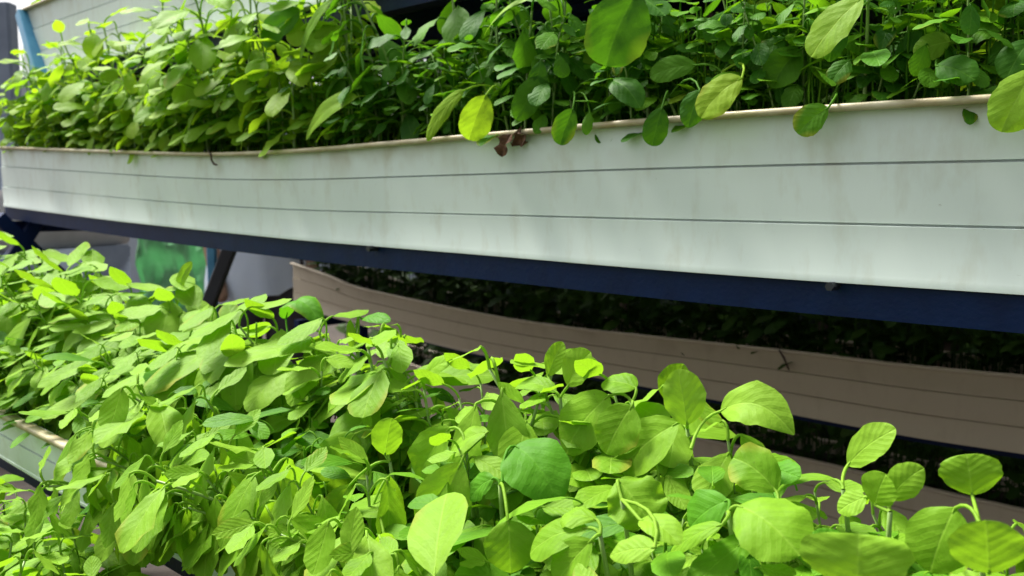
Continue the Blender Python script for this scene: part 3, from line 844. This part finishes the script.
# upper trough: four rows, small leaves and shade-darkened green to the right, larger and sunlight-yellowed green at the left end
cu = curve([(-40, 76), (0, 62), (50, 42), (100, 24), (140, 4), (200, -30), (400, -60), (700, -45), (1060, -40)])
for row, p in enumerate((.872, .905, .95, .995)):
    s = .0
    while s < 2.72:
        ss = s + rng.uniform(-.016, .016); pp = p + rng.uniform(-.014, .014)
        q = project(upper.soil(ss, pp) + V((0, 0, .04)))
        if q and -25 < q[0] < 1060:
            full = on_plane(q[0], cu(q[0]), .885).z - upper.soil(ss, .885).z
            hgt = (full * rng.uniform(.45, .85), full * rng.uniform(.85, 1.05), min(full, .225) * rng.uniform(.85, 1), min(full, .215) * rng.uniform(.85, 1))[row]
            if free(ss, pp, upper, hgt * .5):
                place(PY if (ss > 1.25 or rng.random() < .12 + .4 * max(0, ss - .6)) else PD, upper, ss, pp, hgt, FRONT + rng.gauss(0, .9), 'upper')
        s += .062
# lowest trough, bottom left corner
for row, p in enumerate((.23, .27, .31, .35)):
    s = .55
    while s < 1.5:
        ss = s + rng.uniform(-.012, .012); hgt = rng.uniform(.125, .16)
        q = project(lowest.soil(ss, p) + V((0, 0, hgt)))
        if q and -90 < q[0] < 100 and q[1] < 690:
            place(PB, lowest, ss, p, hgt, FRONT + rng.gauss(0, .8), 'lowest')
        s += .05
# highest trough: only its far left plants show
for s in (2.42, 2.50, 2.57, 2.64, 2.70, 2.77):
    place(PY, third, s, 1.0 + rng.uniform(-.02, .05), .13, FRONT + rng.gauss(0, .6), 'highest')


for o, tier, *_r in CROWD:
    o['group'] = {'lower': G_LOW, 'upper': G_UP, 'lowest': 'seedlings in the bottom left corner', 'highest': 'seedlings in the highest trough'}[tier]
for o in list(SC.objects):
    if o.parent is None and o.name.startswith('seedling') and 'group' not in o:
        o['group'] = G_LOW if (o.location - CP).dot(NN) < .7 else G_UP
for src in PB + PL + PF + PD + PY:
    if id(src) not in _first:
        for c in list(src.children): bpy.data.objects.remove(c)
        bpy.data.objects.remove(src)


# ------------------------------------------------------------------ undergrowth masses: what nobody could count
def mass(name, label, trough, n, s0, s1, zlo, zhi, size, mat, seed, spread=.01, pmax=None):
    r = random.Random(seed)
    bm = bmesh.new(); uvl = bm.loops.layers.uv.new('UVMap')
    for i in range(n):
        s = r.uniform(s0, s1); p = r.uniform(trough.p + .02 - spread, trough.p + (pmax or trough.w - .015 + spread))
        zf = r.random()
        z = trough.top(s) + zlo + (zhi - zlo) * zf * r.uniform(.75, 1.15)
        P = SP(s, p, z)
        a = r.uniform(0, 6.28)
        dh = V((math.cos(a), math.sin(a), 0)) - NN * .35
        sz = size * r.uniform(.6, 1.2)
        B = P + dh * sz * .3
        T = B + dh * sz + V((0, 0, r.uniform(-.8, .25) * sz))
        leaf_geom(bm, uvl, P - V((0, 0, sz * .3)), B, T, V((r.uniform(-.4, .4), r.uniform(-.6, .2), 1)), sz * r.uniform(.45, .7), arch=.12, fold=.15, wave=.06, prof=(.75, .55), seed=i, ns=6, nc=4, pet=.0008)
        if i % 3 == 0:
            b0 = trough.soil(s, p)
            tube(bm, [b0, (b0 + P) / 2 + V((r.uniform(-.006, .006), r.uniform(-.006, .006), 0)), P], [.0014, .0012, .0009], 4, False)
    o = build(name, bm, M[mat], None, origin=SP((s0 + s1) / 2, trough.p + .1, trough.top(s0)))
    return tag(o, label, 'undergrowth', None, 'stuff')


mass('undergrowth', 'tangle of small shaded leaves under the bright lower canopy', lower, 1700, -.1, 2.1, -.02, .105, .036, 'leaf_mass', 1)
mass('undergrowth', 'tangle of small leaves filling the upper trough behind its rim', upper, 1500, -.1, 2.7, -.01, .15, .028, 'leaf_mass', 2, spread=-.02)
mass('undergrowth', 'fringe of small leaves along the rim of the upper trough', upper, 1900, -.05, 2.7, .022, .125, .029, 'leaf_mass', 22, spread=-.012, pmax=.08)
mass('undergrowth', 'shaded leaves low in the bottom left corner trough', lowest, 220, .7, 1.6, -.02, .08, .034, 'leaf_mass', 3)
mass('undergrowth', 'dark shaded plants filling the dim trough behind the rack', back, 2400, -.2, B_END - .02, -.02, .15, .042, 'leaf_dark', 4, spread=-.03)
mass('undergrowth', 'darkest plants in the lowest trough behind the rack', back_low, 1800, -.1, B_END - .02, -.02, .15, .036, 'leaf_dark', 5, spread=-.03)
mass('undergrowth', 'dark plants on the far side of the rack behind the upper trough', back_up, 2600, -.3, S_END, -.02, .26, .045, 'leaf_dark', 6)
mass('undergrowth', 'plants crowding the highest trough above the picture', third, 500, -.3, 2.40, -.02, .16, .045, 'leaf_mass', 7)


# ------------------------------------------------------------------ small things on the long trough
def dried_leaf():
    c = on_plane(511, 142, .834)
    root = thing('dried_leaf', 'crumpled brown dried leaf scrap stuck below the rim of the long trough', 'dried leaf', c)
    bm = bmesh.new(); uvl = bm.loops.layers.uv.new('UVMap')
    P = lambda x, y, o=0: on_plane(x, y, .832 - o)
    leaf_geom(bm, uvl, P(515, 131), P(513, 133), P(502, 157, .008), -NN + V((.3, 0, .4)), .018, arch=.3, fold=.9, wave=.6, seed=3, ns=12, nc=8, pet=.0006)
    leaf_geom(bm, uvl, P(511, 134), P(512, 146), P(524, 134, .010), -NN + V((0, 0, -.6)), .020, arch=-.5, fold=.8, wave=.7, seed=8, ns=12, nc=8, pet=.0006)
    leaf_geom(bm, uvl, P(505, 139), P(507, 137), P(500, 143, .006), -NN + V((0, 0, .9)), .010, arch=.4, fold=.8, wave=.6, seed=9, ns=8, nc=6, pet=0)
    build('blade', bm, M['dry'], root)


dried_leaf()
bm = bmesh.new()
tube(bm, [on_plane(208, 150, .832), on_plane(211, 155, .828), on_plane(211.5, 160, .829), on_plane(214, 164, .83), on_plane(217, 165, .829)], [.0016, .0018, .002, .0024, .0014], 6)
tag(build('withered_shoot', bm, M['twig'], None, origin=on_plane(211, 158, .83)), 'thin dark withered shoot hooked over the long trough rim at left', 'dried shoot')
bm = bmesh.new()
tube(bm, [on_plane(779, 350, 1.735), on_plane(784, 358, 1.73), on_plane(789, 370, 1.735)], [.002, .0026, .0016], 6)
tag(build('dry_twig', bm, M['twig'], None, origin=on_plane(784, 358, 1.735)), 'thin dark twig clinging to the face of the dim trough behind', 'twig')


# ------------------------------------------------------------------ ground and background
bm = bmesh.new()
for i in range(41):
    for j in range(41):
        x = -60 + 3 * i; y = -60 + 3 * j
        bm.verts.new((x, y, .02 * noise.noise(V((x * .4, y * .4, 0)))))
bm.verts.ensure_lookup_table()
for i in range(40):
    for j in range(40):
        a = i * 41 + j
        bm.faces.new((bm.verts[a], bm.verts[a + 41], bm.verts[a + 42], bm.verts[a + 1]))
tag(build('ground', bm, M['ground']), kind='structure')

# person standing beyond the rack, seen at the waist
def ell(bm, c, rx, ry, n=20, rot=0):
    cx, cy, cz = c
    return [bm.verts.new(V((cx, cy, cz)) + V((rx * math.cos(k * 2 * math.pi / n + rot), ry * math.sin(k * 2 * math.pi / n + rot), 0))) for k in range(n)]


def loft(bm, rings, cap0=True, cap1=True):
    for a, b in zip(rings, rings[1:]):
        n = len(a)
        for k in range(n):
            bm.faces.new((a[k], a[(k + 1) % n], b[(k + 1) % n], b[k]))
    if cap0: bm.faces.new(rings[0][::-1])
    if cap1: bm.faces.new(rings[-1])


def skin_body(name, pts, edges, radii, mat, parent, level=2):
    me = bpy.data.meshes.new(name)
    me.from_pydata([tuple(p) for p in pts], edges, [])
    o = bpy.data.objects.new(name, me); COL.objects.link(o); o.parent = parent
    mod = o.modifiers.new('skin', 'SKIN'); mod.use_smooth_shade = True
    for i, rr in enumerate(radii):
        me.skin_vertices[0].data[i].radius = rr if isinstance(rr, tuple) else (rr, rr)
    me.skin_vertices[0].data[0].use_root = True
    sub = o.modifiers.new('smooth', 'SUBSURF'); sub.levels = level; sub.render_levels = level
    me.materials.append(mat)
    return o


def person():
    base = at_depth(262, 280, 4.0); base.z = 0
    root = thing('person', 'person in white shirt and dark trousers standing beyond the rack', 'person', base)
    pts = [(0, 0, .95), (0, .01, 1.12), (0, .02, 1.30), (0, .02, 1.43), (0, .01, 1.52), (0, -.01, 1.60), (0, -.015, 1.70),
           (-.17, .02, 1.40), (-.22, .0, 1.13), (-.20, -.10, .90), (-.19, -.16, .82),
           (.17, .02, 1.40), (.22, .0, 1.13), (.20, -.10, .90), (.19, -.16, .82),
           (-.09, 0, .88), (-.10, -.02, .50), (-.11, .01, .09), (-.11, -.13, .035), (.09, 0, .88), (.10, -.02, .50), (.11, .01, .09), (.11, -.13, .035)]
    ed = [(0, 1), (1, 2), (2, 3), (3, 4), (4, 5), (5, 6), (3, 7), (7, 8), (8, 9), (9, 10), (3, 11), (11, 12), (12, 13), (13, 14), (0, 15), (15, 16), (16, 17), (17, 18), (0, 19), (19, 20), (20, 21), (21, 22)]
    rad = [(.15, .11), (.13, .10), (.15, .11), (.13, .09), .055, .085, .07, .055, .045, .034, .03, .055, .045, .034, .03, .085, .058, .042, .04, .085, .058, .042, .04]
    skin_body('body', pts, ed, rad, M['skin'], root)
    # shirt: one shell with a loose slanting hem
    bm = bmesh.new()
    rings = []
    for z, rx, ry in ((.84, .24, .17), (.90, .235, .166), (1.02, .225, .16), (1.12, .212, .152), (1.25, .215, .152), (1.36, .22, .145), (1.43, .19, .12), (1.47, .11, .09), (1.49, .075, .075)):
        rings.append(ell(bm, (0, .012, z), rx, ry, 32))
    for k, v in enumerate(rings[0]):
        v.co.z += .055 * math.cos(k * 2 * math.pi / 32) + .012 * math.sin(k * 1.7)
    for r in rings[:5]:
        for k, v in enumerate(r):
            d = V((v.co.x, v.co.y, 0)).normalized()
            v.co += d * .010 * math.sin(k * 2.1 + v.co.z * 9)
    loft(bm, rings, False, False)
    for s in (-1, 1):
        tube(bm, [(s * .15, .02, 1.40), (s * .20, .015, 1.33), (s * .225, .01, 1.22), (s * .235, 0, 1.14)], [.075, .08, .078, .08], 14, False)
    me_o = build('shirt', bm, M['shirt'], None); me_o.parent = root
    bm = bmesh.new()
    for s in (-1, 1):
        rr = [ell(bm, (s * x, y, z), rx, ry, 20) for z, x, y, rx, ry in ((.99, .085, .01, .12, .135), (.88, .095, .0, .118, .125), (.72, .10, -.01, .098, .105), (.5, .105, -.02, .085, .09), (.3, .11, -.01, .078, .085), (.1, .112, 0, .075, .082))]
        for r in rr:
            for k, v in enumerate(r):
                v.co.x += .006 * math.sin(k * 1.9 + v.co.z * 12); v.co.y += .006 * math.cos(k * 2.3 + v.co.z * 9)
        loft(bm, rr, True, False)
    o = build('trousers', bm, M['trousers'], None); o.parent = root
    bm = bmesh.new()
    bmesh.ops.create_uvsphere(bm, u_segments=18, v_segments=12, radius=.108, matrix=Matrix.Translation((0, .015, 1.70)) @ Matrix.Diagonal((.9, 1.05, 1, 1)))
    for v in list(bm.verts):
        if v.co.z < 1.66 and v.co.y < .02: bm.verts.remove(v)
    o = build('hair', bm, M['hair'], None); o.parent = root
    for s in (-1, 1):
        bm = bmesh.new()
        rr = [ell(bm, (s * .112, -.045, z), .05 * f, .14 * f, 16) for z, f in ((.0, 1), (.03, 1.02), (.06, .9), (.09, .6))]
        loft(bm, rr)
        o = build('shoe', bm, M['shoe'], None); o.parent = root
    root.rotation_euler = (0, 0, math.radians(25))


person()

# second, farther rack: a light blue post and a dark slanting leg that stand in front of the person
root = thing('plant_rack', 'farther rack, a pale blue post and dark slanting leg before the person', 'rack', at_depth(212, 290, 3.3) * 1)
root.location.z = 0
bm = bmesh.new(); A = at_depth(211, 225, 3.3); B = A.copy(); B.z = .0
bar(bm, A, B, .030, .030, up=V((0, 1, 0))); build('post', bm, M['blue_light'], root, smooth=False)
bm = bmesh.new(); A = at_depth(243, 215, 3.35); B = at_depth(214, 290, 3.25)
bar(bm, A, B + (B - A) * 3, .045, .045, up=V((0, 1, 0))); build('leg', bm, M['dark_plastic'], root, smooth=False)

# green tarp hanging over a line
def tarp():
    c = at_depth(172, 262, 4.1)
    A = at_depth(136, 215, 4.1); Bq = at_depth(209, 215, 4.0)
    bm = bmesh.new(); g = []
    for side in (0, 1):
        gg = []
        for i in range(31):
            row = []
            for j in range(25):
                t, q = i / 30, j / 24
                P = A.lerp(Bq, t); P.z = A.z + .10 - q * 1.1 - .05 * math.sin(t * 3.1)
                n_ = noise.noise(V((t * 5, q * 9, 1))) * .07 + noise.noise(V((t * 12, q * 20, 4))) * .03
                row.append(bm.verts.new(P + V((0, -n_ + side * .004, 0))))
            gg.append(row)
        g.append(gg)
        for i in range(30):
            for j in range(24):
                f = (gg[i][j], gg[i + 1][j], gg[i + 1][j + 1], gg[i][j + 1])
                bm.faces.new(f if not side else f[::-1])
    for i in range(30):
        for j in (0, 24):
            f = (g[0][i][j], g[1][i][j], g[1][i + 1][j], g[0][i + 1][j])
            bm.faces.new(f)
    for j in range(24):
        for i in (0, 30):
            bm.faces.new((g[0][i][j], g[1][i][j], g[1][i][j + 1], g[0][i][j + 1]))
    bmesh.ops.recalc_face_normals(bm, faces=bm.faces)
    tag(build('tarp', bm, M['tarp'], None, origin=c), 'wrinkled bright green tarp hanging beyond the rack at left', 'tarp')


tarp()

# grey tank with a dark base far behind at left
def tank():
    c = at_depth(70, 245, 5.0)
    root = thing('storage_bin', 'long grey bin on a dark stand, left of the green tarp', 'bin', V((c.x, c.y, 0)))
    A = at_depth(-40, 250, 4.4); Bp = at_depth(137, 238, 5.6)
    d = (Bp - A); d.z = 0; L = d.length; d.normalize(); nrm = V((d.y, -d.x, 0))
    def box(z0, z1, w0, w1, s0, s1, mat, name):
        bm = bmesh.new()
        o = A.copy(); o.z = 0
        vs = []
        for z, w in ((z0, w0), (z1, w1)):
            for s, q in ((s0, 0), (s1, 0), (s1, 1), (s0, 1)):
                vs.append(bm.verts.new(o + d * s - nrm * (q * .5 + (0 if z == z1 else .05 * (1 - 2 * q))) + V((0, 0, z))))
        for f in ((0, 1, 2, 3), (4, 7, 6, 5), (0, 4, 5, 1), (1, 5, 6, 2), (2, 6, 7, 3), (3, 7, 4, 0)):
            bm.faces.new([vs[k] for k in f])
        bmesh.ops.recalc_face_normals(bm, faces=bm.faces)
        bmesh.ops.bevel(bm, geom=bm.edges[:], offset=.012, segments=2, affect='EDGES')
        build(name, bm, mat, root)
    box(.98, 1.30, 0, 0, 0, L, M['grey_panel'], 'tub')
    box(.0, .976, 0, 0, .05, L - .05, M['post_grey'], 'stand')


tank()

# pale wall and grey posts far at the left
A, Bp = V((-9.5, 7.5, 0)), V((1.5, 14.5, 0))
bm = bmesh.new(); d = (Bp - A).normalized(); nr = V((d.y, -d.x, 0))
vs = [bm.verts.new(P + nr * o + V((0, 0, z))) for z in (0, 2.6) for P, o in ((A, 0), (Bp, 0), (Bp, -.15), (A, -.15))]
for f in ((0, 1, 2, 3), (4, 7, 6, 5), (0, 4, 5, 1), (1, 5, 6, 2), (2, 6, 7, 3), (3, 7, 4, 0)):
    bm.faces.new([vs[k] for k in f])
bmesh.ops.recalc_face_normals(bm, faces=bm.faces)
tag(build('wall', bm, M['pale_wall'], None, origin=(A + Bp) / 2, smooth=False), 'pale grey wall far behind the rack at left', 'wall')
for k, (px, dep, w) in enumerate(((7, 5.2, .10), (-14, 5.6, .12))):
    P = at_depth(px, 60, dep); P.z = 0
    bm = bmesh.new(); bar(bm, P, P + V((0, 0, 2.35)), w, w, up=V((0, 1, 0)), bev=.012)
    tag(build('metal_post', bm, M['post_grey'], None, origin=P, smooth=False), ['dark blue grey post just inside the top left corner', 'dark blue grey post beyond the left edge of the picture'][k], 'post')


# dark hedge added behind the rack to darken the view there
def hedge():
    r = random.Random(11)
    base = SP(.2, 3.3, -CAMZ)
    root = thing('hedge', 'tall dark leafy hedge added to darken the view behind the rack', 'hedge', base)
    bm = bmesh.new(); uvl = bm.loops.layers.uv.new('UVMap')
    for i in range(9000):
        s = r.uniform(-2.6, 4.6); z = r.uniform(-1.2, 2.4)
        p = 3.2 + .55 * r.random() + .18 * noise.noise(V((s * 2, z * 2, 0)))
        P = SP(s, p, z)
        a = r.uniform(0, 6.28)
        dh = V((math.cos(a), math.sin(a), r.uniform(-.8, .4)))
        sz = r.uniform(.09, .17)
        leaf_geom(bm, uvl, P, P, P + dh * sz, V((r.uniform(-.5, .5), -.8, .7)), sz * .55, ns=3, nc=2, pet=0, seed=i)
    build('foliage', bm, M['leaf_dark'], root)
    for k in range(14):
        bm = bmesh.new()
        s = -2.4 + k * .5; P = SP(s, 3.5, -CAMZ)
        tube(bm, [P, P + V((.04, .02, .9)), P + V((-.03, .05, 1.8)), P + V((.05, 0, 2.6))], [.03, .025, .018, .008], 7)
        build('trunk', bm, M['bark'], root)


hedge()

bm = bmesh.new()  # dark sheet added behind the hedge so no bright sky shows through
g = [[[bm.verts.new(SP(-2.8 + 7.4 * i / 74, 4.05 + o + .03 * math.sin(i * .9 + j * .3) + .02 * noise.noise(V((i * .3, j * .4, 0))), -CAMZ + .02 + 3.9 * j / 20)) for j in range(21)] for i in range(75)] for o in (0, .006)]
for k in (0, 1):
    for i in range(74):
        for j in range(20):
            f = (g[k][i][j], g[k][i + 1][j], g[k][i + 1][j + 1], g[k][i][j + 1]); bm.faces.new(f if k else f[::-1])
for i in range(74):
    for j in (0, 20): bm.faces.new((g[0][i][j], g[0][i + 1][j], g[1][i + 1][j], g[1][i][j]))
for j in range(20):
    for i in (0, 74): bm.faces.new((g[0][i][j], g[0][i][j + 1], g[1][i][j + 1], g[1][i][j]))
bmesh.ops.recalc_face_normals(bm, faces=bm.faces)
tag(build('dark_backing', bm, M['backing'], None, origin=SP(.8, 4.05, -CAMZ)), 'added dark green net hanging behind the leafy hedge', 'shade net')


def sunshade():  # unseen sheet and posts, added only to keep light off the back
    root = thing('added_sunshade', 'unseen corrugated roof over the far side of the racks, out of the picture', 'sunshade', SP(1, 2.7, -CAMZ))
    bm = bmesh.new(); g = []
    for k in (0, .004):
        g.append([[bm.verts.new(SP(-2.6 + 6.7 * i / 170, 1.22 + 3.1 * j / 6, 1.5 + .25 * j / 6 + .012 * math.sin(i * 1.57) + k)) for j in range(7)] for i in range(171)])
        for i in range(170):
            for j in range(6):
                a = g[-1]; bm.faces.new((a[i][j], a[i + 1][j], a[i + 1][j + 1], a[i][j + 1]))
    build('sheet', bm, M['grey_panel'], root)
    for s_, p_ in ((-2.5, 1.3), (-2.5, 4.25), (4.0, 4.25)):
        bm = bmesh.new(); bar(bm, SP(s_, p_, -CAMZ), SP(s_, p_, 1.46), .07, .07, up=V((0, 1, 0))); build('post', bm, M['post_grey'], root, smooth=False)


sunshade()


# ------------------------------------------------------------------ the 300 seedlings that show largest stay things; the rest become one mass
def thin_out(keep=300):
    bpy.context.view_layer.update()
    dg = bpy.context.evaluated_depsgraph_get()
    cnt = {}
    for iy in range(0, 576, 9):
        for ix in range(0, 1024, 9):
            d = ray(ix + 2, iy + 2).normalized()
            hit, _, _, _, ob, _ = SC.ray_cast(dg, CP, d)
            if hit and ob.parent and ob.parent.name.startswith('seedling'):
                cnt[ob.parent.name] = cnt.get(ob.parent.name, 0) + 1
    roots = [o for o in SC.objects if o.parent is None and o.name.startswith('seedling')]
    roots.sort(key=lambda o: -cnt.get(o.name, 0))
    low = {}
    for o in roots[keep:]:
        low.setdefault(o['group'], []).append(o)
    for grp, lst in low.items():
        bm = bmesh.new(); mats = []
        for o in lst:
            for c in list(o.children):
                me = c.data.copy(); me.transform(c.matrix_world)
                m = c.data.materials[0]
                if m not in mats: mats.append(m)
                k = len(bm.faces)
                bm.from_mesh(me); bm.faces.ensure_lookup_table()
                for f in bm.faces[k:]: f.material_index = mats.index(m)
                bpy.data.meshes.remove(me)
                bpy.data.objects.remove(c)
            bpy.data.objects.remove(o)
        q = build('seedling_crowd', bm, mats[0], None, origin=SP(1, .5 if 'lower' in grp else .9, -.2))
        for m in mats[1:]: q.data.materials.append(m)
        tag(q, 'seedlings hidden deep among the ' + grp, 'seedlings', None, 'stuff')


thin_out()


def alive(o):
    try:
        return bool(o.name)
    except ReferenceError:
        return False


# unique words for every one of the crowd: tier, landmark, row, order from the left
MARKS = {
 'lower': [(-60, 'at the far left of the lower bed'), (70, 'left of the green tarp, lower bed'), (135, 'before the green tarp, lower bed'), (215, 'below the person in white, lower bed'), (290, 'under the dim trough end, lower bed'), (400, 'below the brown scrap, lower bed'), (520, 'at bottom centre of the lower bed'), (640, 'around the arching leaf, lower bed'), (780, 'under the dark gap, lower bed'), (900, 'at the right end of the lower bed')],
 'upper': [(-60, 'by blue post, upper trough'), (90, 'beneath the highest trough, upper trough'), (200, 'left of the dark root, upper trough'), (300, 'left of the brown scrap, upper trough'), (420, 'just above the brown scrap, upper trough'), (560, 'at top centre, upper trough'), (680, 'at the sunlit leaf, upper trough'), (800, 'past the sunlit leaf, upper trough'), (920, 'at the right edge, upper trough')],
 'lowest': [(-100, 'in the bottom left corner trough')],
 'highest': [(-100, 'in the highest trough at top left')],
}
bins = {}
for rec in CROWD:
    o, tier, s, p, loc, hgt, sc = rec
    if not alive(o): continue
    q = project(loc + V((0, 0, hgt)))
    marks = MARKS[tier]
    k = max(i for i, m in enumerate(marks) if q[0] >= m[0] or i == 0)
    if tier == 'lower': row = ['front', 'second', 'middle', 'fourth', 'back'][min(4, max(0, int((p - .418) / .0405)))]
    elif tier == 'upper': row = ['front', 'second', 'third', 'back'][0 if p < .896 else 1 if p < .943 else 2 if p < .983 else 3]
    elif tier == 'lowest': row = ['front', 'second', 'third', 'back'][0 if p < .25 else 1 if p < .29 else 2 if p < .33 else 3]
    else: row = ''
    bins.setdefault((tier, k, row), []).append((q[0], o))
for (tier, k, row), lst in bins.items():
    lst.sort(key=lambda t: t[0])
    for i, (x, o) in enumerate(lst):
        w = ('leafy seedling, ' if tier in ('lower', 'lowest') else 'small leaved seedling, ') + (ORD[i] + ' from left' if len(lst) > 1 else 'only one')
        w += (' in ' + row + ' row ' if row else ' ') + MARKS[tier][k][1]
        o['label'] = w
        o['group'] = {'lower': G_LOW, 'upper': G_UP, 'lowest': 'seedlings in the bottom left corner', 'highest': 'seedlings in the highest trough'}[tier]
